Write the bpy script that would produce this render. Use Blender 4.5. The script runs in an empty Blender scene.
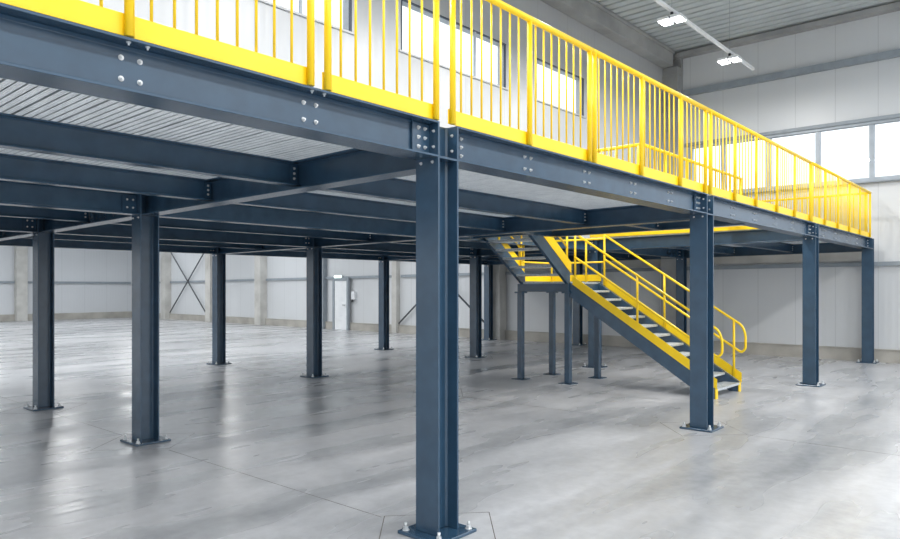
import bpy, bmesh, math
from mathutils import Vector, Matrix

S = bpy.context.scene
COL = S.collection
S.view_settings.view_transform = 'Standard'
S.view_settings.look = 'None'
S.view_settings.gamma = 1.0
S.view_settings.use_curve_mapping = False
S.view_settings.exposure = 1.02
S.cycles.use_denoising = True
S.cycles.max_bounces = 10
S.cycles.diffuse_bounces = 6
S.cycles.glossy_bounces = 4
S.cycles.transparent_max_bounces = 12
S.cycles.sample_clamp_indirect = 6.0

# ------------------------------------------------------------------ materials
def new_mat(name):
    m = bpy.data.materials.new(name); m.use_nodes = True
    nt = m.node_tree
    return m, nt, nt.nodes['Principled BSDF']

def srgb(r, g, b):
    def f(c):
        c /= 255.0
        return c / 12.92 if c <= 0.04045 else ((c + 0.055) / 1.055) ** 2.4
    return (f(r), f(g), f(b), 1.0)

def nd(nt, t, **kw):
    n = nt.nodes.new(t)
    for k, v in kw.items():
        if k in n.inputs: n.inputs[k].default_value = v
        else: setattr(n, k, v)
    return n

def noise_mat(name, c1, c2, rough=0.5, scale=4.0, metallic=0.0, bump=0.0, bscale=None, lo=0.35, hi=0.65, r2=None, detail=5.0):
    m, nt, p = new_mat(name); L = nt.links
    geo = nd(nt, 'ShaderNodeNewGeometry')
    nz = nd(nt, 'ShaderNodeTexNoise', Scale=scale, Detail=detail)
    L.new(geo.outputs['Position'], nz.inputs['Vector'])
    cr = nd(nt, 'ShaderNodeValToRGB')
    cr.color_ramp.elements[0].position = lo; cr.color_ramp.elements[0].color = c1
    cr.color_ramp.elements[1].position = hi; cr.color_ramp.elements[1].color = c2
    L.new(nz.outputs['Fac'], cr.inputs['Fac']); L.new(cr.outputs['Color'], p.inputs['Base Color'])
    p.inputs['Roughness'].default_value = rough; p.inputs['Metallic'].default_value = metallic
    if r2 is not None:
        mr = nd(nt, 'ShaderNodeMapRange'); mr.inputs['To Min'].default_value = rough; mr.inputs['To Max'].default_value = r2
        mr.inputs['From Min'].default_value = 0.3; mr.inputs['From Max'].default_value = 0.7
        L.new(nz.outputs['Fac'], mr.inputs['Value']); L.new(mr.outputs['Result'], p.inputs['Roughness'])
    if bump:
        nb = nd(nt, 'ShaderNodeTexNoise', Scale=bscale or scale * 3, Detail=4.0)
        L.new(geo.outputs['Position'], nb.inputs['Vector'])
        b = nd(nt, 'ShaderNodeBump', Strength=bump, Distance=0.02)
        L.new(nb.outputs['Fac'], b.inputs['Height']); L.new(b.outputs['Normal'], p.inputs['Normal'])
    return m

BLUE = noise_mat('blue_grey_paint', srgb(42, 68, 90), srgb(47, 75, 98), rough=0.27, scale=6)
BLUE.node_tree.nodes['Principled BSDF'].inputs['Specular IOR Level'].default_value = 0.7
YEL = noise_mat('signal_yellow_paint', srgb(249, 207, 18), srgb(252, 213, 26), rough=0.38, scale=6)
GALV = noise_mat('galvanised_steel', srgb(176, 182, 188), srgb(205, 210, 214), rough=0.42, scale=9, metallic=0.6)
BOLT = noise_mat('zinc_plated_bolt', srgb(205, 208, 210), srgb(225, 227, 228), rough=0.35, scale=20, metallic=0.5)
CONC = noise_mat('precast_concrete', srgb(182, 180, 175), srgb(206, 204, 199), rough=0.85, scale=1.7, bump=0.15, bscale=14)
CONCD = noise_mat('grey_concrete_beam', srgb(146, 147, 147), srgb(172, 172, 171), rough=0.85, scale=1.3, bump=0.15, bscale=10)
CONCP = noise_mat('plinth_concrete', srgb(158, 154, 147), srgb(184, 180, 172), rough=0.85, scale=1.7, bump=0.15, bscale=14)
GIRT = noise_mat('grey_girt_steel', srgb(140, 148, 155), srgb(150, 158, 165), rough=0.5, scale=5)
DKROD = noise_mat('dark_brace_steel', srgb(70, 74, 80), srgb(84, 88, 94), rough=0.5, scale=5)
FRAME = noise_mat('grey_window_frame', srgb(160, 168, 176), srgb(172, 180, 188), rough=0.4, scale=5)
GASKET = noise_mat('dark_window_edge', srgb(62, 70, 82), srgb(70, 78, 90), rough=0.5, scale=5)
WDOOR = noise_mat('white_door_paint', srgb(232, 234, 236), srgb(238, 240, 241), rough=0.4, scale=5)
WHITEM = noise_mat('white_trunking', srgb(228, 230, 232), srgb(236, 238, 240), rough=0.4, scale=5)
ROOFM = noise_mat('roof_sheet_coating', srgb(190, 195, 196), srgb(199, 204, 204), rough=0.5, scale=1.2)
JOINT = noise_mat('joint_filler', srgb(84, 80, 74), srgb(104, 98, 90), rough=0.9, scale=12)
BLACK = noise_mat('black_plastic', srgb(28, 30, 34), srgb(36, 38, 42), rough=0.5, scale=9)

def tread_mat():
    m, nt, p = new_mat('galvanised_tread'); L = nt.links
    geo = nd(nt, 'ShaderNodeNewGeometry')
    ck = nd(nt, 'ShaderNodeTexVoronoi', Scale=55.0)
    L.new(geo.outputs['Position'], ck.inputs['Vector'])
    cr = nd(nt, 'ShaderNodeValToRGB')
    cr.color_ramp.elements[0].position = 0.2; cr.color_ramp.elements[0].color = srgb(120, 126, 132)
    cr.color_ramp.elements[1].position = 0.4; cr.color_ramp.elements[1].color = srgb(200, 206, 210)
    L.new(ck.outputs['Distance'], cr.inputs['Fac']); L.new(cr.outputs['Color'], p.inputs['Base Color'])
    p.inputs['Metallic'].default_value = 0.4; p.inputs['Roughness'].default_value = 0.45
    return m
TREAD = tread_mat()

def deck_mat():
    # galvanised sheet with rows of punched holes that let the daylight through
    m, nt, p = new_mat('perforated_galvanised_sheet'); L = nt.links
    geo = nd(nt, 'ShaderNodeNewGeometry')
    mp = nd(nt, 'ShaderNodeMapping'); mp.inputs['Scale'].default_value = (75, 50, 1)
    L.new(geo.outputs['Position'], mp.inputs['Vector'])
    vo = nd(nt, 'ShaderNodeTexVoronoi', Scale=1.0); vo.inputs['Randomness'].default_value = 0.1; vo.voronoi_dimensions = '2D'
    L.new(mp.outputs['Vector'], vo.inputs['Vector'])
    lt = nd(nt, 'ShaderNodeMath', operation='LESS_THAN'); lt.inputs[1].default_value = 0.36
    L.new(vo.outputs['Distance'], lt.inputs[0])
    p.inputs['Base Color'].default_value = srgb(240, 243, 245)
    p.inputs['Metallic'].default_value = 0.0; p.inputs['Roughness'].default_value = 0.4
    tr = nt.nodes.new('ShaderNodeBsdfTransparent'); mix = nt.nodes.new('ShaderNodeMixShader')
    L.new(lt.outputs[0], mix.inputs[0]); L.new(p.outputs[0], mix.inputs[1]); L.new(tr.outputs[0], mix.inputs[2])
    L.new(mix.outputs[0], nt.nodes['Material Output'].inputs[0])
    return m
DECK = deck_mat()

def panel_mat(name, c, seam, off, axis, rib=0.14):
    # sandwich panels: a dark seam every `seam` metres along the wall, shallow ribs between
    m, nt, p = new_mat(name); L = nt.links
    geo = nd(nt, 'ShaderNodeNewGeometry')
    sx = nd(nt, 'ShaderNodeSeparateXYZ'); L.new(geo.outputs['Position'], sx.inputs[0])
    def math_(op, a, b):
        n = nd(nt, 'ShaderNodeMath', operation=op)
        for i, v in enumerate((a, b)):
            if isinstance(v, (int, float)): n.inputs[i].default_value = v
            else: L.new(v, n.inputs[i])
        return n.outputs[0]
    u = sx.outputs[axis]
    fr = math_('FRACT', math_('DIVIDE', math_('ADD', u, 200 * seam - off), seam), 0)
    d = math_('ABSOLUTE', math_('SUBTRACT', fr, 0.5), 0)
    line = math_('GREATER_THAN', d, 0.5 - 0.007 / seam)
    nz = nd(nt, 'ShaderNodeTexNoise', Scale=0.5, Detail=2.0); L.new(geo.outputs['Position'], nz.inputs['Vector'])
    cr = nd(nt, 'ShaderNodeValToRGB')
    cr.color_ramp.elements[0].position = .3; cr.color_ramp.elements[0].color = tuple(x * .95 for x in c[:3]) + (1,)
    cr.color_ramp.elements[1].position = .7; cr.color_ramp.elements[1].color = c
    L.new(nz.outputs['Fac'], cr.inputs['Fac'])
    mx = nd(nt, 'ShaderNodeMix'); mx.data_type = 'RGBA'
    L.new(line, mx.inputs['Factor']); L.new(cr.outputs['Color'], mx.inputs['A'])
    mx.inputs['B'].default_value = tuple(x * .80 for x in c[:3]) + (1,)
    L.new(mx.outputs['Result'], p.inputs['Base Color'])
    p.inputs['Roughness'].default_value = 0.38
    w = math_('SINE', math_('MULTIPLY', u, 2 * math.pi / rib), 0)
    b = nd(nt, 'ShaderNodeBump', Strength=0.13, Distance=0.006); L.new(w, b.inputs['Height'])
    L.new(b.outputs['Normal'], p.inputs['Normal'])
    return m
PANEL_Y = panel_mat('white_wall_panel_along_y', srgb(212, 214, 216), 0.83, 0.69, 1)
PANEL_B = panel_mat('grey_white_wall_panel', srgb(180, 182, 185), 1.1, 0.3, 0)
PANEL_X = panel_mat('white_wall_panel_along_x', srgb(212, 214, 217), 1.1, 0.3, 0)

def floor_mat():
    m, nt, p = new_mat('polished_concrete_floor'); L = nt.links
    geo = nd(nt, 'ShaderNodeNewGeometry')
    n1 = nd(nt, 'ShaderNodeTexNoise', Scale=0.6, Detail=3.0, Roughness=0.55, Distortion=0.0)
    mp = nd(nt, 'ShaderNodeMapping'); mp.inputs['Rotation'].default_value = (0, 0, math.radians(-49)); mp.inputs['Scale'].default_value = (0.6, 2.4, 1)
    L.new(geo.outputs['Position'], mp.inputs['Vector'])
    L.new(mp.outputs['Vector'], n1.inputs['Vector'])
    n2 = nd(nt, 'ShaderNodeTexNoise', Scale=9.0, Detail=5.0, Roughness=0.65); L.new(geo.outputs['Position'], n2.inputs['Vector'])
    cr = nd(nt, 'ShaderNodeValToRGB')
    cr.color_ramp.elements[0].position = .32; cr.color_ramp.elements[0].color = srgb(162, 163, 165)
    cr.color_ramp.elements[1].position = .68; cr.color_ramp.elements[1].color = srgb(200, 200, 202)
    L.new(n1.outputs['Fac'], cr.inputs['Fac'])
    c2 = nd(nt, 'ShaderNodeValToRGB')
    c2.color_ramp.elements[0].position = .3; c2.color_ramp.elements[0].color = (.86, .86, .86, 1)
    c2.color_ramp.elements[1].position = .7; c2.color_ramp.elements[1].color = (1.05, 1.05, 1.05, 1)
    L.new(n2.outputs['Fac'], c2.inputs['Fac'])
    mx = nd(nt, 'ShaderNodeMix'); mx.data_type = 'RGBA'; mx.blend_type = 'MULTIPLY'; mx.inputs['Factor'].default_value = 1
    L.new(cr.outputs['Color'], mx.inputs['A']); L.new(c2.outputs['Color'], mx.inputs['B'])
    L.new(mx.outputs['Result'], p.inputs['Base Color'])
    mr = nd(nt, 'ShaderNodeMapRange'); mr.inputs['From Min'].default_value = .3; mr.inputs['From Max'].default_value = .7
    mr.inputs['To Min'].default_value = 0.20; mr.inputs['To Max'].default_value = 0.38
    L.new(n1.outputs['Fac'], mr.inputs['Value']); L.new(mr.outputs['Result'], p.inputs['Roughness'])
    n3 = nd(nt, 'ShaderNodeTexNoise', Scale=2.6, Detail=3.0); L.new(mp.outputs['Vector'], n3.inputs['Vector'])
    p.inputs['Specular IOR Level'].default_value = 0.9
    b = nd(nt, 'ShaderNodeBump', Strength=0.13, Distance=0.05); L.new(n3.outputs['Fac'], b.inputs['Height'])
    L.new(b.outputs['Normal'], p.inputs['Normal'])
    return m
FLOOR = floor_mat()

def glass_mat():
    m = bpy.data.materials.new('window_glass'); m.use_nodes = True
    nt = m.node_tree; nt.nodes.clear()
    out = nt.nodes.new('ShaderNodeOutputMaterial'); mix = nt.nodes.new('ShaderNodeMixShader')
    t = nt.nodes.new('ShaderNodeBsdfTransparent'); t.inputs[0].default_value = (.96, .98, 1, 1)
    g = nt.nodes.new('ShaderNodeBsdfGlossy'); g.inputs['Roughness'].default_value = 0.03
    mix.inputs[0].default_value = 0.07
    nt.links.new(t.outputs[0], mix.inputs[1]); nt.links.new(g.outputs[0], mix.inputs[2]); nt.links.new(mix.outputs[0], out.inputs[0])
    return m
GLASS = glass_mat()

def emit_mat(name, c, s):
    m = bpy.data.materials.new(name); m.use_nodes = True
    p = m.node_tree.nodes['Principled BSDF']
    p.inputs['Base Color'].default_value = (.9, .9, .9, 1)
    p.inputs['Emission Color'].default_value = c; p.inputs['Emission Strength'].default_value = s
    return m
LED = emit_mat('led_panel', (1, 1, 1, 1), 9.0)
EXITG = emit_mat('emergency_light_lens', (.75, 1, .9, 1), 1.6)

# ------------------------------------------------------------------ mesh helpers
class MB:
    def __init__(s): s.bm = bmesh.new()
    def box(s, a, b):
        x0, y0, z0 = a; x1, y1, z1 = b
        v = [s.bm.verts.new(p) for p in ((x0,y0,z0),(x1,y0,z0),(x1,y1,z0),(x0,y1,z0),(x0,y0,z1),(x1,y0,z1),(x1,y1,z1),(x0,y1,z1))]
        for f in ((0,3,2,1),(4,5,6,7),(0,1,5,4),(1,2,6,5),(2,3,7,6),(3,0,4,7)): s.bm.faces.new([v[i] for i in f])
        return s
    def extrude(s, pts2, p0, p1, side=None, up=Vector((0, 0, 1))):
        """sweep a closed 2-D profile (side, up) from p0 to p1, capped"""
        p0 = Vector(p0); p1 = Vector(p1); d = (p1 - p0).normalized()
        sd = Vector(side) if side is not None else d.cross(up).normalized()
        upv = sd.cross(d).normalized() if side is None else up
        r0 = [s.bm.verts.new(p0 + sd * a + upv * b) for a, b in pts2]
        r1 = [s.bm.verts.new(p1 + sd * a + upv * b) for a, b in pts2]
        n = len(pts2)
        for i in range(n): s.bm.faces.new((r0[i], r0[(i+1) % n], r1[(i+1) % n], r1[i]))
        s.bm.faces.new(r0[::-1]); s.bm.faces.new(r1)
        return s
    def ibeam(s, p0, p1, w, h, tf, tw):
        """I section hanging below the line p0-p1"""
        r = 0.012
        a, b = w / 2, tw / 2
        half = [(a, 0), (a, -tf), (b + r, -tf), (b, -tf - r), (b, -h + tf + r), (b + r, -h + tf), (a, -h + tf), (a, -h)]
        prof = half + [(-x, y) for x, y in reversed(half)]
        return s.extrude(prof, p0, p1)
    def hcol(s, z0, z1, bw=0.2, dx=0.2, tf=0.015, tw=0.010):
        """upright H section at the origin: flanges face +-x, web along x"""
        a, b, r = bw / 2, tw / 2, 0.012
        X = dx / 2
        half = [(X, a), (X - tf, a), (X - tf, b + r), (X - tf - r, b), (-X + tf + r, b), (-X + tf, b + r), (-X + tf, a), (-X, a)]
        prof = half + [(x, -y) for x, y in reversed(half)]
        r0 = [s.bm.verts.new((x, y, z0)) for x, y in prof]; r1 = [s.bm.verts.new((x, y, z1)) for x, y in prof]
        n = len(prof)
        for i in range(n): s.bm.faces.new((r0[i], r1[i], r1[(i+1) % n], r0[(i+1) % n]))
        s.bm.faces.new(r0); s.bm.faces.new(r1[::-1])
        return s
    def prism(s, pts, off):
        """closed 3-D polygon swept by the vector off"""
        o = Vector(off)
        a = [s.bm.verts.new(Vector(p)) for p in pts]; b = [s.bm.verts.new(Vector(p) + o) for p in pts]
        n = len(pts)
        for i in range(n): s.bm.faces.new((a[i], a[(i+1) % n], b[(i+1) % n], b[i]))
        s.bm.faces.new(a[::-1]); s.bm.faces.new(b)
        return s
    def cyl(s, p0, p1, r, n=12, r1=None):
        p0 = Vector(p0); p1 = Vector(p1); d = (p1 - p0).normalized()
        u = d.orthogonal().normalized(); w = d.cross(u)
        r1 = r if r1 is None else r1
        A = [s.bm.verts.new(p0 + (u * math.cos(t) + w * math.sin(t)) * r) for t in [2 * math.pi * i / n for i in range(n)]]
        B = [s.bm.verts.new(p1 + (u * math.cos(t) + w * math.sin(t)) * r1) for t in [2 * math.pi * i / n for i in range(n)]]
        for i in range(n):
            f = s.bm.faces.new((A[i], A[(i+1) % n], B[(i+1) % n], B[i])); f.smooth = n > 7
        s.bm.faces.new(A[::-1]); s.bm.faces.new(B)
        return s
    def tube(s, pts, r, n=10, bend=0.0):
        P = [Vector(p) for p in pts]
        if bend:
            Q = [P[0]]
            for i in range(1, len(P) - 1):
                a = (P[i-1] - P[i]); b = (P[i+1] - P[i])
                k = min(bend, a.length * .48, b.length * .48)
                A, B = P[i] + a.normalized() * k, P[i] + b.normalized() * k
                for t in (0, .25, .5, .75, 1):
                    Q.append(A * (1-t)**2 + P[i] * 2*t*(1-t) + B * t*t)
            Q.append(P[-1]); P = Q
        rings = []; u = None
        for i, p in enumerate(P):
            d = ((P[min(i+1, len(P)-1)] - P[i]).normalized() + (P[i] - P[max(i-1, 0)]).normalized()).normalized()
            u = d.orthogonal().normalized() if u is None else (u - d * u.dot(d)).normalized()
            w = d.cross(u)
            rings.append([s.bm.verts.new(p + (u * math.cos(t) + w * math.sin(t)) * r) for t in [2*math.pi*k/n for k in range(n)]])
        for A, B in zip(rings, rings[1:]):
            for i in range(n):
                f = s.bm.faces.new((A[i], A[(i+1) % n], B[(i+1) % n], B[i])); f.smooth = True
        s.bm.faces.new(rings[0][::-1]); s.bm.faces.new(rings[-1])
        return s
    def mesh(s, name, mat, bevel=0.0):
        bmesh.ops.recalc_face_normals(s.bm, faces=s.bm.faces)
        if bevel:
            es = [e for e in s.bm.edges if len(e.link_faces) == 2 and e.calc_face_angle(0) > 0.6]
            bmesh.ops.bevel(s.bm, geom=es, offset=bevel, segments=1, affect='EDGES', clamp_overlap=True)
        me = bpy.data.meshes.new(name); s.bm.to_mesh(me); s.bm.free(); me.materials.append(mat)
        return me

def put(name, me, parent=None, loc=(0, 0, 0), rot=(0, 0, 0)):
    o = bpy.data.objects.new(name, me); COL.objects.link(o)
    o.location = loc; o.rotation_euler = rot
    if parent is not None: o.parent = parent
    return o
def part(name, mb, mat, parent, bevel=0.0, loc=(0, 0, 0), label=None):
    o = put(name, mb.mesh(name, mat, bevel), parent, loc)
    if label: o['label'] = label
    return o
def tag(o, label, cat, group=None):
    o['label'] = label; o['category'] = cat
    if group: o['group'] = group
    return o
def thing(name, label, cat, loc=(0, 0, 0), group=None):
    return tag(put(name, None, None, loc), label, cat, group)
def struct(name, mb, mat, parent=None, bevel=0.0):
    o = put(name, mb.mesh(name, mat, bevel), parent)
    if parent is None: o['kind'] = 'structure'
    return o
def copy_tree(o, parent=None):
    c = o.copy(); COL.objects.link(c); c.parent = parent
    for ch in list(o.children): copy_tree(ch, c)
    return c

# bolt: hexagon head with washer, axis +z; shared meshes
def bolt_mesh(r=0.0095, h=0.009):
    m = MB(); m.cyl((0, 0, 0), (0, 0, 0.003), r * 1.3, 12); m.cyl((0, 0, 0.003), (0, 0, h), r, 6); m.cyl((0, 0, h), (0, 0, h + .008), r * .55, 8)
    return m.mesh('bolt', BOLT)
BOLT_ME = bolt_mesh()
BOLT_S = bolt_mesh(0.008, 0.007)
def anchor_mesh():
    m = MB(); m.cyl((0, 0, 0), (0, 0, 0.004), 0.024, 14); m.cyl((0, 0, 0.004), (0, 0, 0.024), 0.018, 6); m.cyl((0, 0, 0.024), (0, 0, 0.05), 0.010, 10)
    return m.mesh('anchor_bolt', BOLT)
ANCHOR_ME = anchor_mesh()
ROT = {'-y': (math.pi/2, 0, 0), '+y': (-math.pi/2, 0, 0), '-x': (0, -math.pi/2, 0), '+x': (0, math.pi/2, 0), '+z': (0, 0, 0), '-z': (math.pi, 0, 0)}
def bolt(parent, loc, face, me=None): return put('bolt', me or BOLT_ME, parent, loc, ROT[face])

# ------------------------------------------------------------------ levels and grid
SL = 0.0075                       # fall of the deck towards the back
def drop(y): return -SL * max(y, 0.0)
ZT, ZB = 2.66, 2.432              # front edge beam
ZC, ZCB = 2.605, 2.385            # cross beams and joists (top, bottom)
XS = [-4.48, 0.0, 4.485, 9.17, 13.72]
YR = [0.0, 4.08, 7.07, 10.2]
COLX = {(1,0):(0,0),(2,0):(4.49,0),(3,0):(9.15,0),(4,0):(13.74,0),
        (1,1):(0,4.11),(2,1):(4.485,4.06),(3,1):(9.13,3.98),(4,1):(13.76,4.12),
        (1,2):(.03,7.10),(2,2):(4.45,7.03),(3,2):(9.09,7.05),(4,2):(13.66,7.07),
        (1,3):(0,10.2),(2,3):(4.42,10.2),(3,3):(9.10,10.13),(4,3):(13.5,10.12),
        (0,0):(-4.48,0),(0,1):(-4.48,4.08),(0,2):(-4.48,7.07),(0,3):(-4.48,10.2)}
CLAB = {
 (1,0): 'large dark blue steel column nearest the camera carrying the front deck edge',
 (2,0): 'dark blue steel column on the front edge beside the foot of the yellow stairs',
 (3,0): 'dark blue front edge column between the stair foot column and the end wall',
 (4,0): 'dark blue column at the far right end of the deck against the wall plinth',
 (1,1): 'dark blue column second in the row running back left from the nearest column',
 (1,2): 'dark blue steel column furthest left in the photo, standing on the open floor',
 (2,1): 'dark blue column directly behind the nearest column and hidden by it',
 (2,2): 'dark blue column with the white door to its right, between two further columns',
 (2,3): 'dark blue column in front of the concrete pillars right of the cross bracing',
 (3,1): 'wide dark blue column just behind the stair landing legs',
 (3,2): 'dark blue column just right of the nearest column, behind it in the distance',
 (3,3): 'slim distant dark blue column just left of the nearest column',
 (4,1): 'dark blue column beside a concrete wall pillar behind the stair handrails',
 (4,2): 'distant dark blue column seen between the stair landing legs',
 (4,3): 'distant dark blue column beside a concrete pillar left of the stair landing',
 (1,3): 'dark blue column at the back left corner row beyond the left picture edge',
 (0,0): 'dark blue front edge column left of the picture, nearest corner',
 (0,1): 'dark blue column left of the picture in the second row',
 (0,2): 'dark blue column left of the picture in the third row',
 (0,3): 'dark blue column left of the picture in the back row'}

def base_plate_mesh(w, t=0.022):
    m = MB(); m.box((-w/2, -w/2, 0), (w/2, w/2, t)); return m.mesh('base_plate', BLUE, 0.004)
BP_ME = base_plate_mesh(0.37)
def column(key):
    x, y = COLX[key]; front = key[1] == 0
    ztop = (ZT if front else ZC + .03) + drop(y)
    t = thing('steel_column', CLAB[key], 'column', (x, y, 0), 'mezzanine columns')
    m = MB(); m.hcol(0.022, ztop); part('shaft', m, BLUE, t, 0.0025)
    bp = put('base_plate', BP_ME, t)
    for sx in (-1, 1):
        for sy in (-1, 1): put('anchor_bolt', ANCHOR_ME, bp, (sx*.145, sy*.145, 0.022))
    zb = (ZB if front else ZCB) + drop(y)
    # stiffeners between the flanges at beam bottom level
    m = MB()
    for s in (-1, 1): m.box((-.085, s*.006, zb - .004), (.085, s*.098, zb + .010))
    part('stiffener', m, BLUE, t)
    if front and key[0] in (1, 2, 3):
        # fin plate on the left-hand beam web with six bolts, and bolts on the flanges
        m = MB(); m.box((-.255, -.023, ZB + .016), (-.1, -.008, ZT - .016)); fp = part('connection_plate', m, BLUE, t, 0.002)
        for bx in (-.205, -.145):
            for bz in (2.493, 2.552, 2.611): bolt(fp, (bx, -.023, bz), '-y')
        for s in (-1, 1):
            bolt(t, (-.1, -.06, 2.60 if s > 0 else 2.50), '-x', BOLT_S)
            bolt(t, (.085, -.055, 2.60 if s > 0 else 2.50), '-x', BOLT_S)
            bolt(t, (-.1, s*.05, 2.405), '-x', BOLT_S)
        m = MB(); m.box((.1, -.02, ZB + .016), (.16, -.008, ZT - .016)); fp = part('connection_plate', m, BLUE, t, 0.002)
    elif front and key[0] == 4:
        m = MB(); m.box((-.21, -.023, ZB + .016), (-.1, -.008, ZT - .016)); fp = part('connection_plate', m, BLUE, t, 0.002)
        for bz in (2.493, 2.552, 2.611): bolt(fp, (-.155, -.023, bz), '-y', BOLT_S)
    else:
        m = MB(); m.box((-.25, -.02, zb + .02), (-.1, -.007, zb + .20)); fp = part('connection_plate', m, BLUE, t, 0.002)
        for bx in (-.2, -.14):
            for bz in (.07, .15): bolt(fp, (bx, -.02, zb + bz), '-y', BOLT_S)
        for s in (-1, 1): bolt(t, (-.1, s*.06, zb - .03), '-x', BOLT_S)
    return t
for k in sorted(CLAB): column(k)

# ------------------------------------------------------------------ beams
BAY = ['bay at the far left of the picture', 'bay between the nearest column and the stair foot column', 'bay over the yellow stairs', 'last bay beside the end wall']
def beam(p0, p1, w, h, label, group, tf=.014, tw=.01, name='steel_beam'):
    p0 = Vector(p0); p1 = Vector(p1)
    m = MB(); m.ibeam((0, 0, 0), p1 - p0, w, h, tf, tw)
    return tag(put(name, m.mesh(name, BLUE, 0.0015), None, p0), label, 'beam', group)

FRONT_BOLTS = {0: (-2.0, -1.035), 1: (1.018, 1.9, 2.765, 3.605), 2: (5.48, 6.32, 7.19, 8.05), 3: (9.9, 10.8, 11.7, 12.6)}
FL = ['blue front edge beam running out of the picture on the left, lit from the front',
      'blue front edge beam between the nearest column and the stair foot column',
      'blue front edge beam right of the stair foot column',
      'blue front edge beam at the far right, ending at the wall side column']
for b in range(4):
    xa = COLX[(b, 0)][0] + .1; xb = COLX[(b+1, 0)][0] - .1
    o = beam((xa, 0, ZT), (xb, 0, ZT), .2, ZT - ZB, FL[b], 'front edge beams', .013, .010)
    for cx in FRONT_BOLTS[b]:
        for dx in (-.041, .041):
            for z in (2.505, 2.596): bolt(o, (cx + dx - xa, -.005, z - ZT), '-y')
            if b == 0: bolt(o, (cx + dx - xa, -.08, -.013), '-z', BOLT_S)
    if b in (1, 2, 3):
        for z in (2.495, 2.553, 2.609): bolt(o, (.131 if b == 1 else .08, -.006, z - ZT), '-y')
RN = {1: 'second', 2: 'third', 3: 'rearmost'}
for r in (1, 2, 3):
    for b in range(4):
        if r == 1 and b == 2: pass
        (xa, ya), (xb, yb) = COLX[(b, r)], COLX[(b+1, r)]
        beam((xa + .1, ya, ZC + drop(ya)), (xb - .1, yb, ZC + drop(yb)), .15, ZC - ZCB,
             f'dark blue lengthways main beam on the {RN[r]} row of columns in the {BAY[b]}', 'lengthways main beams', .012, .009)
SIDE = ['cross line left of the picture', 'cross line of the nearest column', 'cross line of the stair foot column', 'cross line right of the stairs', 'cross line along the end wall']
SEG = ['front', 'middle', 'rear']
for c in range(5):
    for r in range(3):
        (xa, ya), (xb, yb) = COLX[(c, r)], COLX[(c, r+1)]
        beam((xa, ya + .007, ZC + drop(ya)), (xb, yb - .007, ZC + drop(yb)), .164, .222,
             f'dark blue cross beam, {SEG[r]} length on the {SIDE[c]}', 'cross beams', .012, .009)
# joists
OPX0, OPX1, OPY0, OPY1 = 5.3, 7.4, 2.7, 4.06       # stair opening in the deck
CL_ME = None
def joist(b, y, label, x0=None, x1=None, bolts=True):
    xa = XS[b] + .006 if x0 is None else x0; xb = XS[b+1] - .006 if x1 is None else x1
    zt = ZC + drop(y)
    o = beam((xa, y, zt), (xb, y, zt), .1, .185, label, 'floor joists', .010, .007, 'joist')
    if bolts:
        L = xb - xa
        for e, (pa, pb) in enumerate(((.003, .075), (L - .075, L - .003))):
            m = MB(); m.box((pa, -.0145, -.165), (pb, -.0036, -.02)); cp = part('connection_plate', m, BLUE, o)
            for bz in (-.05, -.09, -.13): bolt(cp, ((pa + pb)/2, -.0145, bz), '-y', BOLT_S)
    return o
BAYS = ['far left bay', 'bay right of the nearest column', 'stair bay', 'end wall bay']
JY = [(1.5, 'first joist behind the front edge beam'), (2.8, 'second joist behind the front edge beam'),
      (5.55, 'joist between second and third column rows'), (8.65, 'joist between third and rearmost column rows')]
for b in range(4):
    for i, (y, l) in enumerate(JY):
        if b == 2 and i == 0:
            joist(b, 1.15, 'dark blue stub joist between the stair foot column line and the stair opening', None, 5.86)
        elif b == 2 and i == 1:
            joist(b, y, 'short joist from the stair foot column line to the top of the stairs', None, OPX0 - .115)
        else:
            joist(b, y, f'{l}, {BAYS[b]}', bolts=i < 3)
beam((OPX0 - .06, 2.9, ZC + drop(2.9)), (OPX0 - .06, OPY1 - .08, ZC + drop(4)), .1, .185, 'dark blue header beam under the top step of the yellow stairs', None, .010, .007, 'header_beam')
beam((5.91, .006, ZC), (5.91, 2.93, ZC + drop(2.9)), .1, .185, 'dark blue trimmer beam along the left side of the stair opening', None, .010, .007, 'trimmer_beam')
beam((OPX0 - .06, 2.88, ZC + drop(2.9)), (5.85, 2.88, ZC + drop(2.9)), .1, .185, 'short dark blue trimmer beam beside the top step of the yellow stairs', None, .010, .007, 'trimmer_beam')

# ------------------------------------------------------------------ deck planks
PW = 0.2425
def plank_mesh(L, dz):
    """folded plank along +y: four flat ribs with grooves between and a wider joint at the edge"""
    m = MB()
    g = .009; w = (PW - .016 - 4 * g) / 5; h = .034
    prof = [(.001, h), (.008, h)]
    for i in range(5):
        a = .008 + i * (w + g)
        prof += [(a, 0), (a + w, 0), (a + w, h), (a + w + g, h)] if i < 4 else [(a, 0), (a + w, 0), (a + w, h), (PW - .001, h)]
    A = [m.bm.verts.new((x, 0, z)) for x, z in prof]; B = [m.bm.verts.new((x, L, z)) for x, z in prof]
    for a, b, c, d in zip(A, A[1:], B[1:], B):
        f = m.bm.faces.new((a, b, c, d)); f.material_index = 0 if a.co.z < .001 and b.co.z < .001 else 1
    me = m.mesh('deck_plank', DECK); me.materials.append(GALV)
    for v in me.vertices: v.co.z += dz * v.co.y / L
    return me
def planks(x0, x1, y0, y1, label, group):
    n = max(1, int(round((x1 - x0) / PW))); me = None
    sx = (x1 - x0) / (n * PW)
    me = plank_mesh(y1 - y0, drop(y1) - drop(y0))
    for i in range(n):
        o = put('deck_plank', me, None, (x0 + i * PW * sx, y0, ZC + .001 + drop(y0)))
        o.scale = (sx, 1, 1)
        tag(o, label, 'deck plank', group)
FR = ('galvanised perforated deck plank spanning between the front edge beam and the second row of columns', 'front deck planks')
planks(-4.46, 5.3, 0.012, 4.07, *FR)
planks(9.08, 13.80, 0.012, 4.07, *FR)
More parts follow.
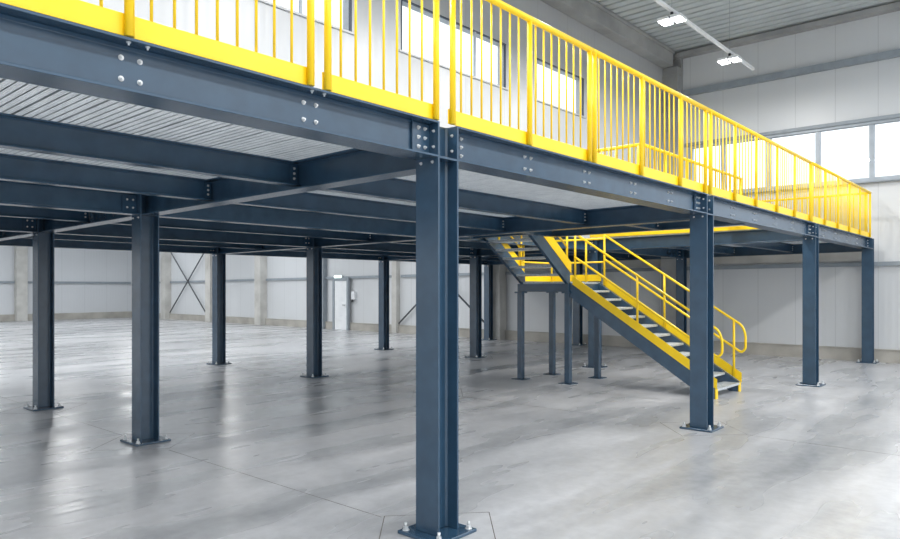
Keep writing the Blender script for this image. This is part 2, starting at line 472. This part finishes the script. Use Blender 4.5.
planks(5.3, 5.94, 0.012, 2.94, 'galvanised deck plank ending at the top step of the yellow stairs', 'deck planks before the stairs')
planks(5.96, 8.12, 0.012, 1.39, 'short galvanised deck plank between the front edge beam and the stair opening', 'short deck planks')
m = MB(); m.box((5.965, 1.34, 2.572), (8.12, 1.385, 2.593))
tag(put('edge_angle', m.mesh('edge_angle', BLUE)), 'thin blue steel edge strip under the front side of the stair opening', 'edge strip')
planks(-4.46, 13.80, 4.08, 10.22, 'galvanised deck plank over the bays behind the second row of columns', 'rear deck planks')

# ------------------------------------------------------------------ railings
RZ = 3.61; PR = 0.0205
def bal_mesh(): return MB().cyl((0, 0, 0), (0, 0, RZ - 2.768), .0075, 8).mesh('baluster', YEL)
BAL_ME = bal_mesh()
def post_mesh():
    m = MB(); m.cyl((0, 0, 0), (0, 0, RZ - 2.668), PR, 14)
    return m.mesh('post', YEL)
POST_ME = post_mesh()
def rail_section(posts, label, axis='x', at=-.085, ends=(.0, .0), nb=None, z0=2.668, out=-1):
    a, b = posts[0], posts[-1]
    org = (a, at, z0) if axis == 'x' else (at, a, z0)
    t = thing('guard_railing', label, 'railing', org, 'guard railings of the deck')
    def P(u, v, z): return (u, v, z) if axis == 'x' else (v, u, z)
    for p in posts: put('post', POST_ME, t, P(p - a, 0, 0))
    part('top_rail', MB().tube([P(-ends[0], 0, RZ - 2.668), P(b - a + ends[1], 0, RZ - 2.668)], .0245, 12), YEL, t)
    s = -out
    m = MB(); q0 = P(-min(ends[0], .02), s * .018, .004); q1 = P(b - a + min(ends[1], .02), s * .026, .100)
    m.box([min(i, j) for i, j in zip(q0, q1)], [max(i, j) for i, j in zip(q0, q1)])
    part('kick_plate', m, YEL, t, .001)
    for p, q in zip(posts, posts[1:]):
        n = nb or max(1, int(round((q - p) / .107)) - 1)
        for i in range(1, n + 1):
            put('baluster', BAL_ME, t, P(p - a + (q - p) * i / (n + 1), s * .022, .100))
    return t
rail_section([-3.95, -3.0, -2.04, -1.088], 'yellow railing section at the far left, cut by the picture edge', ends=(.05, .057))
rail_section([-.974, -.104], 'narrow yellow railing section just left of the nearest column', ends=(.057, .08))
rail_section([.056, .934, 1.817], 'yellow railing section just right of the nearest column', ends=(.08, .042), nb=7)
rail_section([1.901, 2.789, 3.693, 4.377], 'yellow railing section above the long front beam left of the stair foot column', ends=(.042, .074))
rail_section([4.526, 5.328, 6.126, 7.03, 7.9, 8.77], 'long yellow railing section right of the stair foot column', ends=(.074, .04))
rail_section([8.85, 9.711, 10.638, 11.564, 12.485, 13.49], 'yellow railing section at the far right end of the front edge', ends=(.04, .02))
rail_section([.0, .9, 1.8, 2.7, 3.6, 4.45], 'yellow end railing running back along the end wall', 'y', 13.53, ends=(.05, .0), out=1)
rail_section([5.72, 6.5, 7.3, 8.08, 9.2, 9.75], 'yellow railing behind the front railing along the stair opening', 'x', 1.32, ends=(.0, .0), out=1)
rail_section([1.375, 2.05, 2.7], 'short yellow railing returning back from the stair opening corner', 'y', 5.715, ends=(.028, .0), out=1)

# toe plate at the stair opening
m = MB(); m.box((9.035, .15, 2.612), (9.045, 4.04, 2.675)); 
tag(put('toe_plate', m.mesh('toe_plate', YEL, .001)), 'yellow toe plate along the deck edge above the far side of the stairs', 'toe plate')

# ------------------------------------------------------------------ staircase
st = thing('staircase', 'blue and yellow steel staircase with a square landing under the deck', 'staircase', (6.7, .63, 0))
O = Vector((6.7, .63, 0))
def W(*p): return Vector(p) - O
X1, X2 = 6.69, 7.66
RISE, RUN, Y0, YL = 1.7 / 12, 0.2215, .63, 3.067
SLP = RISE / RUN
def nos(y): return RISE + SLP * (y - Y0)
def spart(name, mb, mat, bevel=0.0, parent=None): return part(name, mb, mat, parent or st, bevel)
for x in (X1, X2):
    xa, xb = x - .03, x + .03
    yb = Y0 + .02
    pts = [(xa, yb, .0), (xa, yb, nos(yb) - .004), (xa, YL, nos(YL) - .004), (xa, YL, nos(YL) - .245), (xa, Y0 + (.245 - RISE) / SLP + .0, .0)]
    spart('stringer', MB().prism([W(*p) for p in pts], (.06, 0, 0)), BLUE, .003)
    s = -1 if x == X1 else 1
    xo = x - .036 if s < 0 else x + .028
    pts = [(xo, Y0 - .01, nos(Y0) - .004), (xo, Y0 - .01, nos(Y0) + .146), (xo, YL - .06, nos(YL - .06) + .146), (xo, YL - .06, nos(YL - .06) - .004)]
    spart('toe_plate', MB().prism([W(*p) for p in pts], (.008, 0, 0)), YEL, .001)
    m = MB(); m.box(W(x - .036, Y0 - .0, 0), W(x + .036, Y0 + .02, RISE + .0)); spart('stringer_end', m, YEL, .001)
def tread(p0, p1, z, axis):
    m = MB()
    m.box(W(p0[0], p0[1], z - .035), W(p1[0], p1[1], z))
    return spart('tread', m, TREAD, .004)
for k in range(1, 12):
    z = 1.7 - RISE * k; yf = Y0 + RUN * (11 - k)
    tread((X1 + .03, yf), (X2 - .03, yf + .245), z, 'x')
# landing
LX0, LX1, LY0, LY1 = 6.62, 7.72, 3.06, 4.10
m = MB(); m.box(W(LX0, LY0, 1.535), W(LX0 + .06, LY1, 1.67)); m.box(W(LX1 - .06, LY0, 1.535), W(LX1, LY1, 1.67))
m.box(W(LX0 + .06, LY0, 1.535), W(LX1 - .06, LY0 + .06, 1.67)); m.box(W(LX0 + .06, LY1 - .06, 1.535), W(LX1 - .06, LY1, 1.67))
spart('landing_frame', m, BLUE, .003)
m = MB(); m.box(W(LX0 + .01, LY0 + .01, 1.67), W(LX1 - .01, LY1 - .01, 1.70)); spart('landing_deck', m, TREAD, .003)
for (lx, ly) in ((6.69, 3.11), (6.64, 4.04), (7.57, 3.99), (7.66, 3.10)):
    m = MB(); m.box(W(lx - .048, ly - .048, .012), W(lx + .048, ly + .048, 1.51)); lg = spart('landing_leg', m, BLUE, .006)
    m = MB(); m.box(W(lx - .08, ly - .08, 1.51), W(lx + .08, ly + .08, 1.535)); part('head_plate', m, BLUE, lg)
    m = MB(); m.box(W(lx - .12, ly - .12, 0), W(lx + .12, ly + .12, .012)); bp = part('foot_plate', m, BLUE, lg)
for (a, b) in (((LX0, LY1 - .008, 1.72), (LX1, LY1, 1.84)), ((LX1 - .008, LY0, 1.72), (LX1, LY1 - .01, 1.84))):
    m = MB(); m.box(W(*a), W(*b)); spart('landing_toe_plate', m, YEL, .001)
# upper flight towards -x
UR, UN = (2.655 - 1.7) / 7, .196
US = UR / UN
def unos(x): return 1.7 + UR + US * (6.65 - x)
UXT = OPX0 + .03
for y in (3.10, 4.01):
    ya = y - .03
    xb = 6.69
    pts = [(xb, ya, 1.67), (xb, ya, unos(xb) + .05), (UXT + .02, ya, unos(UXT + .02) + .05), (UXT + .02, ya, unos(UXT + .02) - .19), (6.62, ya, unos(6.62) - .19)]
    spart('stringer', MB().prism([W(*p) for p in pts], (0, .06, 0)), BLUE, .003)
    yo = y - .036 if y < 3.5 else y + .028
    pts = [(6.72, yo, unos(6.72) + .05), (6.72, yo, unos(6.72) + .24), (UXT + .2, yo, unos(UXT + .2) + .24), (UXT + .2, yo, unos(UXT + .2) + .05)]
    spart('toe_plate', MB().prism([W(*p) for p in pts], (0, .008, 0)), YEL, .001)
for k in range(1, 7):
    z = 1.7 + UR * k; xf = 6.65 - UN * (k - 1)
    m = MB(); m.box(W(xf - .235, 3.13, z - .035), W(xf, 3.98, z)); spart('tread', m, TREAD, .004)
# handrails of the lower flight
RT = .0185
HR, HM = .865, .47
for x in (X1 - .01, X2 + .01):
    ye = .555
    HR = .865 if x < 7 else .895
    top = [(x, 2.97, nos(2.97) + HR), (x, ye + .05, nos(ye + .05) + HR - .0), (x, ye, nos(ye) + HR - .10), (x, ye, nos(ye) + HM + .10 + .0), (x, ye + .06, nos(ye + .06) + HM), (x, 2.97, nos(2.97) + HM)]
    spart('handrail', MB().tube([W(*p) for p in top], RT, 10, bend=.07), YEL)
    for y in (.73, 1.86, 2.97):
        spart('handrail_post', MB().cyl(W(x, y, nos(y) + .02), W(x, y, nos(y) + HR), RT, 12), YEL)
# landing rails
LT, LM = 2.475, 2.06
path = [(X2 + .03, 2.97, LT), (X2 + .03, LY1 - .02, LT), (LX0 + .03, LY1 - .02, LT)]
spart('landing_rail', MB().tube([W(*p) for p in path], RT, 10, bend=.05), YEL)
path = [(X2 + .03, 2.97, LM), (X2 + .03, LY1 - .02, LM), (LX0 + .03, LY1 - .02, LM)]
spart('landing_rail', MB().tube([W(*p) for p in path], RT * .85, 10, bend=.05), YEL)
for (x, y) in ((LX0 + .03, LY1 - .02), (LX0 + .16, LY1 - .02), (X2 + .03, LY1 - .02), (X2 + .03, 3.35)):
    spart('landing_rail_post', MB().cyl(W(x, y, 1.70), W(x, y, LT), RT, 12), YEL)
# upper flight handrails
for y in (3.09, 4.02):
    path = [(6.62, y, unos(6.62) + .80), (OPX0 + .1, y, unos(OPX0 + .1) + .80), (OPX0 - .1, y, unos(OPX0 + .1) + .80)]
    spart('handrail', MB().tube([W(*p) for p in path], RT, 10, bend=.05), YEL)
    path = [(6.62, y, unos(6.62) + .42), (OPX0 + .1, y, unos(OPX0 + .1) + .42)]
    spart('mid_rail', MB().tube([W(*p) for p in path], RT * .85, 10), YEL)
    for x in (6.62, 5.98, 5.4):
        spart('handrail_post', MB().cyl(W(x, y, unos(x) + .02), W(x, y, unos(x) + .80), RT, 12), YEL)

# ------------------------------------------------------------------ the building
XW = 14.05; YB = 4.6; YF = -13.0; XL = -14.0; YA = 35.0; ZR = 7.66; ZA = 5.0
m = MB(); m.box((XL, YF, -.2), (XW + .2, YA + .2, 0)); struct('floor', m, FLOOR)
ASPH = noise_mat('added_yard_asphalt', srgb(92, 93, 95), srgb(112, 113, 114), rough=0.9, scale=3)
struct('ground', MB().box((-90, -120, -.3), (90, YF, -.06)).box((-90, YF, -.3), (XL, 90, -.06)).box((XW + .2, YF, -.3), (90, 90, -.06)), ASPH)  # unseen outside ground, added to block sky light from below the horizon
# floor joints: cut lines and diamonds about the columns
def joint_line(bm, x0, y0, x1, y1, w=.006):
    d = Vector((x1 - x0, y1 - y0, 0)).normalized(); n = Vector((-d.y, d.x, 0)) * w / 2
    a, b = Vector((x0, y0, 0)), Vector((x1, y1, 0))
    bm.prism([a - n, b - n, b + n, a + n], (0, 0, .0006))
for i, xs in enumerate(XS[1:3]):
    m = MB()
    for y0, y1 in ((-12, -.5), (.5, 3.55), (4.6, 6.55), (7.6, 9.65), (10.7, 34.5)): joint_line(m, xs - .03, y0, xs - .03, y1)
    struct(f'trim_{i + 1}', m, JOINT)
m = MB()
for (x, y) in COLX.values():
    for a, b in (((-.55, 0), (0, .5)), ((0, .5), (.55, 0)), ((.55, 0), (0, -.5)), ((0, -.5), (-.55, 0))):
        joint_line(m, x + a[0], y + a[1], x + b[0], y + b[1])
struct('trim_5', m, JOINT)

# end wall with its strip window
WZ0, WZ1, WY1 = 3.96, 5.2, 4.02
m = MB()
GY0, GY1, GZ = -10.6, -2.0, 3.86
m.box((XW, GY1, 0), (XW + .2, YB + .2, WZ0)); m.box((XW, YF, 0), (XW + .2, GY0, WZ0)); m.box((XW, GY0, GZ), (XW + .2, GY1, WZ0)); m.box((XW, YF, WZ1), (XW + .2, YB + .2, ZR + .1)); m.box((XW, WY1, WZ0), (XW + .2, YB + .2, WZ1))
m.box((XW, YF, WZ0), (XW + .2, -8.6, WZ1))
m.box((XW, YB + .2, 0), (XW + .2, YA, ZA + .1))
struct('wall_right', m, PANEL_Y)
wn = struct('window_1', MB().box((XW - .035, -8.6, WZ0 - .045), (XW + .1, WY1, WZ0 + .045)).box((XW - .035, -8.6, WZ1 - .04), (XW + .1, WY1, WZ1 + .02)), FRAME, None, .004)
ys = [WY1 - .03 - 1.065 * 0]; y = 3.2
mull = [4.0, 3.18, 2.11, 1.045, -.02, -1.085, -2.15, -3.215, -4.28, -5.345, -6.41, -7.475, -8.54]
for y in mull: part('mullion', MB().box((XW - .02, y - .05, WZ0 + .045), (XW + .09, y + .05, WZ1 - .04)), FRAME, wn, .004)
for a, b in zip(mull, mull[1:]): part('pane', MB().box((XW + .03, b + .05, WZ0 + .04), (XW + .045, a - .05, WZ1 - .035)), GLASS, wn)
part('window_sill', MB().box((XW - .12, -8.6, WZ0 - .075), (XW, WY1, WZ0 - .045)), GIRT, wn, .003)

# plinth, girts, concrete band and roof edge beam on the end wall
struct('baseboard_right', MB().box((XW - .09, GY1, 0), (XW, YA, .27)).box((XW - .11, GY1, .27), (XW, YA, .285)), CONCP)
dr = struct('door_added_gate', MB().box((XW + .02, GY0, 0), (XW + .1, GY0 + .1, GZ)).box((XW + .02, GY1 - .1, 0), (XW + .1, GY1, GZ)), FRAME)  # unseen glazed gate, added to brighten the front beam faces and floor
for i in range(7): part('rail', MB().box((XW + .03, GY0 + .1, GZ * i / 6 - (.06 if i else 0)), (XW + .09, GY1 - .1, GZ * i / 6 + (.0 if i else .06))), FRAME, dr)
for i in range(6): part('pane', MB().box((XW + .05, GY0 + .1, GZ * i / 6), (XW + .065, GY1 - .1, GZ * (i + 1) / 6 - .06)), GLASS, dr)
PIL = [4.42, 10.05, 14.65, 22.9, 27.0, 31.4]
def zg(y): return 2.13 + drop(y)
edges = [GY1] + PIL + [YA]
k = 6
for i, (a, b) in enumerate(zip(edges, edges[1:])):
    a2 = a + (.24 if i else 0); b2 = b - (.24 if i < 6 else 0)
    m = MB(); m.prism([(XW - .09, a2, zg(a2) - .045), (XW - .09, b2, zg(b2) - .045), (XW - .09, b2, zg(b2) + .045), (XW - .09, a2, zg(a2) + .045)], (.09, 0, 0))
    struct(f'trim_{k}', m, GIRT, None, .004); k += 1
struct('trim_13', MB().box((XW - .05, .12, 2.19), (XW, 4.2, 2.62)).box((XW - .05, 4.66, 2.16), (XW, 9.8, 2.62)), CONC)
struct('trim_14', MB().box((XW - .12, YF, 6.51), (XW, 4.2, 6.66)), GIRT, None, .005)
struct('trim_15', MB().box((XW - .22, YF, 7.50), (XW, 4.3, 7.62)), CONCD)
struct('trim_16', MB().box((XW - .08, YF, WZ1 + .02), (XW, WY1 + .1, WZ1 + .10)), GIRT, None, .004)
PLAB = ['corner pillar beside the deck column behind the stair rails', 'left of the stair landing', 'right of the slim distant column', 'third from the far corner', 'second from the far corner beside the bracing', 'nearest the far corner']
for i, y in enumerate(PIL):
    w = .22 if i != 2 else .12
    d = .36 if i != 2 else .2
    zt = 7.05 if i == 0 else ZA
    m = MB(); m.box((XW - d, y - w, 0), (XW - (.0 if i == 0 else 0), y + w, zt))
    t = tag(put('concrete_pillar', m.mesh('concrete_pillar', CONC if i else CONCD, .01)), f'pale concrete wall pillar, {PLAB[i]}', 'pillar', 'concrete wall pillars')
    if i == 0:
        part('corbel', MB().box((XW - .36, y - .5 + .28, 7.05), (XW - .12, y + .17, 7.24)), CONCD, t, .01)
        part('pillar_head', MB().box((XW - .12, y - .22, 7.05), (XW, y + .17, 7.5)), CONCD, t)

# upper back wall (above the deck) with its windows
HW = [(.65, 1.5, 2.35, 3.24), (4.23, 5.06, 6.06, 6.96), (7.94, 8.80, 9.76), (-3.4, -2.5, -1.6, -.5)]
HZ0, HZ1 = 5.28, 6.10
xs = sorted(HW)
m = MB(); zb = 2.66
m.box((XL, YB, zb), (XW, YB + .2, HZ0)); m.box((XL, YB, HZ1), (XW, YB + .2, ZR + .1))
prev = XL
for h in xs:
    m.box((prev, YB, HZ0), (h[0], YB + .2, HZ1)); prev = h[-1]
m.box((prev, YB, HZ0), (XW, YB + .2, HZ1))
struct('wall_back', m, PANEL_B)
for i, h in enumerate(HW):
    wn = struct(f'window_{i + 2}', MB().box((h[0], YB - .004, HZ0), (h[-1], YB + .03, HZ0 + .012)).box((h[0], YB - .004, HZ1 - .022), (h[-1], YB + .03, HZ1)), GASKET)
    for j, x in enumerate(h):
        a = x - .02 if 0 < j < len(h) - 1 else (x if j == 0 else x - .035)
        part('mullion', MB().box((a, YB + .0, HZ0 + .012), (a + (.04 if 0 < j < len(h) - 1 else .035), YB + .03, HZ1 - .022)), FRAME if 0 < j < len(h) - 1 else GASKET, wn)
    for a, b in zip(h, h[1:]): part('pane', MB().box((a + .01, YB + .012, HZ0 + .01), (b - .01, YB + .02, HZ1 - .02)), GLASS, wn)
    part('window_sill', MB().box((h[0] - .05, YB - .03, HZ0 - .03), (h[-1] + .05, YB, HZ0)), PANEL_B, wn, .002)
m = MB(); m.box((XL, YB - .3, 7.25), (XW - .36, YB, 7.64)); m.box((XL, YB - .34, 7.56), (XW - .36, YB, 7.64))
struct('trim_17', m, CONCD, None, .01)

# profiled roof sheet: ribs across, troughs along y
m = MB()
px = .27; n = int((XW + .1 - XL) / px)
prof = []
for i in range(n + 1):
    x = XL + i * px
    prof += [(x, ZR + .09), (x + .06, ZR + .09), (x + .075, ZR), (x + .255, ZR)]
prof = [p for p in prof if p[0] <= XW + .12]
SK = (-9.5, -2.2)
for ya, yb in ((YF, SK[0]), (SK[1], YB + .2)):
    bot = [m.bm.verts.new((x, ya, z)) for x, z in prof]; bot2 = [m.bm.verts.new((x, yb, z)) for x, z in prof]
    for a, b, c, d in zip(bot, bot[1:], bot2[1:], bot2): m.bm.faces.new((a, b, c, d))
    m.box((XL, ya, ZR + .1), (XW + .2, yb, ZR + .2))
struct('ceiling', m, ROOFM)
# side wall of the hall left of the picture, annexe walls and roof
struct('wall_left', MB().box((XL - .2, YF, 0), (XL, YB + .2, ZR + .2)), PANEL_Y)
struct('wall_far', MB().box((XL, YA, 0), (XW + .2, YA + .2, ZA + .1)), PANEL_X)
struct('baseboard_far', MB().box((XL, YA - .1, 0), (XW - .1, YA, .32)), CONCP)
struct('trim_18', MB().box((XL, YA - .1, 1.82), (XW - .4, YA, 1.93)), GIRT)
for i, x in enumerate((8.3, 2.3)):
    tag(put('concrete_pillar', MB().box((x - .24, YA - .36, 0), (x + .24, YA, ZA)).mesh('concrete_pillar', CONC, .01)),
        ['pale concrete pillar on the far wall left of the leftmost column', 'pale concrete pillar on the far wall beyond the left picture edge'][i], 'pillar', 'concrete wall pillars')
def added_skylight(n, x0, x1, y0, y1, z, bay=2.0):
    wn = struct(f'window_{n}', MB().box((x0, y0, z), (x1, y0 + .08, z + .1)).box((x0, y1 - .08, z), (x1, y1, z + .1)), FRAME)
    k = int(round((x1 - x0) / bay))
    for i in range(k):
        a = x0 + (x1 - x0) * i / k; b = x0 + (x1 - x0) * (i + 1) / k
        part('mullion', MB().box((a, y0 + .08, z), (a + .06, y1 - .08, z + .1)), FRAME, wn)
        part('pane', MB().box((a + .06, y0 + .08, z + .04), (b, y1 - .08, z + .055)), GLASS, wn)
added_skylight(6, XL, XW, SK[0], SK[1], ZR + .1)  # unseen roof glazing, added to bring top light onto the hall floor
SA = [(9.5, 13.0), (19.0, 23.0), (28.0, 32.0)]
m = MB(); e = [YB + .2] + [v for p in SA for v in p] + [YA + .2]
for a, b in zip(e[0::2], e[1::2]): m.box((XL, a, ZA), (XW + .2, b, ZA + .15))
struct('ceiling_annexe', m, ROOFM)
for i, (a, b) in enumerate(SA): added_skylight(7 + i, XL, XW, a, b, ZA)  # annexe roof glazing, also added, to brighten the space behind the deck

# cross bracing on the end wall
def brace(ya, yb, label):
    t = thing('cross_brace', label, 'bracing', (XW - .2, (ya + yb) / 2, 0), 'wall cross bracing')
    h = (yb - ya) / 2
    part('brace_rod', MB().cyl((0, -h, .35), (0, h, 3.6), .03, 8), DKROD, t)
    part('brace_rod', MB().cyl((.06, h, .35), (.06, -h, 3.6), .03, 8), DKROD, t)
    return t
brace(27.35, 31.05, 'crossed grey steel bracing rods on the end wall near the far corner')
brace(10.35, 14.45, 'grey diagonal bracing rods on the end wall right of the slim distant column')

# door with its steel frame
DY0, DY1, DH = 17.25, 17.95, 1.87
d = struct('door_1', MB().box((XW - .16, DY0, .0), (XW - .09, DY1, DH)), WDOOR, None, .004)
part('door_frame', MB().box((XW - .18, DY0 - .12, 0), (XW - .085, DY0 - .01, DH + .12)).box((XW - .18, DY1 + .01, 0), (XW - .085, DY1 + .12, DH + .12)).box((XW - .18, DY0 - .01, DH + .005), (XW - .085, DY1 + .01, DH + .12)), GIRT, d, .004)
hd = part('door_handle', MB().cyl((XW - .165, DY0 + .08, .95), (XW - .21, DY0 + .08, .95), .012, 8).cyl((XW - .21, DY0 + .08, .95), (XW - .21, DY0 + .19, .95), .012, 8), BLACK, d)
struct('trim_19', MB().box((XW - .2, 18.6, 0), (XW, 18.78, ZA)), GIRT, None, .004)
t = thing('emergency_light', 'small lit emergency light above the white door', 'light', (XW - .12, 17.75, 2.03))
part('housing', MB().box((-.05, -.22, -.05), (.06, .22, .06)), WHITEM, t, .006)
part('lens', MB().box((-.07, -.2, -.04), (-.05, .2, .045)), EXITG, t, .004)
t = thing('switch_box', 'small white switch box on the wall right of the door', 'switch', (XW - .02, 16.95, 1.15))
part('housing', MB().box((-.1, -.09, 0), (.02, .09, .32)), WHITEM, t, .006)
part('switch', MB().box((-.12, -.05, -.09), (-.1, .05, .02)), BLACK, t)

# ------------------------------------------------------------------ lamps
TY, TZ = 1.94, 6.35
def light_head(t, sy):
    hd = part('lamp_head', MB().box((-.14, sy - .09, -.15), (.14, sy + .09, -.095)), WHITEM, t, .006)
    part('led_panel', MB().box((-.125, sy - .078, -.162), (.125, sy + .078, -.15)), LED, hd)
def lamp(x, y, z, label, power, group='twin lamps on the trunking', zr=ZR):
    t = thing('twin_lamp', label, 'lamp', (x, y, z), group)
    part('bracket', MB().box((-.03, -.17, -.095), (.03, .17, -.075)).box((-.02, -.02, -.075), (.02, .02, 0)), BLACK, t)
    for sy in (-.115, .115): light_head(t, sy)
    ld = bpy.data.lights.new('lamp_light', 'AREA'); ld.shape = 'RECTANGLE'; ld.size = .3; ld.size_y = .38; ld.energy = power; ld.color = (1, .99, .97)
    lo = bpy.data.objects.new('lamp_light', ld); COL.objects.link(lo); lo.parent = t; lo.location = (0, 0, -.17)
    return t
def trunk(x0, x1, y, z, ztop, label, wires):
    t = thing('light_trunking', label, 'trunking', (x0, y, z))
    part('rail', MB().box((0, -.03, 0), (x1 - x0, .03, .055)), WHITEM, t, .004)
    for wx in wires: part('suspension_wire', MB().cyl((wx - x0, 0, .055), (wx - x0, 0, ztop - z), .004, 6), GIRT, t)
trunk(-10, 12.4, TY, TZ, ZR, 'long white lighting trunking hanging under the roof at upper right', [10.95, 8.15, 5.55, 2.8, .05, -2.7, -5.45, -8.2])
LW = 60
for i, x in enumerate((10.95, 8.15, 5.55, 2.8, .05, -2.7, -5.45, -8.2)):
    lamp(x, TY, TZ, ['lit twin lamp hanging lower, nearer the end of the trunking by the end wall', 'lit twin lamp second from the end of the trunking, higher in the photo'][i] if i < 2 else f'lit twin lamp number {i + 1} from the end of the trunking, out of the picture', LW)
trunk(-10, 12.4, -5.5, TZ, ZR, 'added second lighting trunking over the open hall, above the picture', [11, 5.6, 0, -6])  # unseen second lamp row, added for more light in the hall
for i, x in enumerate((11.5, 7.0, 2.5, -2.0, -6.5)):
    lamp(x, -5.5, TZ, f'lit twin lamp number {i + 1} on the added second trunking, above the picture', LW * 1.6, 'twin lamps on the added second trunking')
for j, y in enumerate((13.0, 20.0, 28.0)):  # annexe lamp rows out of view, added to light the low hall
    trunk(-6, 12.0, y, 4.55, ZA, ['first', 'second', 'third'][j] + ' added lighting trunking under the low roof behind the deck', [11, 3, -5])
    for i, x in enumerate((10.5, 5.0, -.5, -5.5)):
        lamp(x, y, 4.55, f'lit twin lamp {["first","second","third","fourth"][i]} from the end wall on the {["first","second","third"][j]} added low roof trunking', 40, 'added twin lamps under the low roof', ZA)

# ------------------------------------------------------------------ daylight
w = bpy.data.worlds.new('overcast_sky'); S.world = w; w.use_nodes = True
bg = w.node_tree.nodes['Background']; bg.inputs['Color'].default_value = (.93, .97, 1.0, 1); bg.inputs['Strength'].default_value = 1.0

# ------------------------------------------------------------------ camera
cam = bpy.data.cameras.new('camera'); co = bpy.data.objects.new('camera', cam); COL.objects.link(co)
cam.sensor_fit = 'HORIZONTAL'; cam.sensor_width = 36.0
cam.lens = 694.08 / 900 * 36.0
cam.shift_y = (287.975 - 269.5) / 900
cam.clip_start = .05; cam.clip_end = 200
co.location = (-3.3633, -3.0508, 1.6)
co.rotation_euler = (math.pi / 2, 0, .7184 - math.pi / 2)
S.camera = co
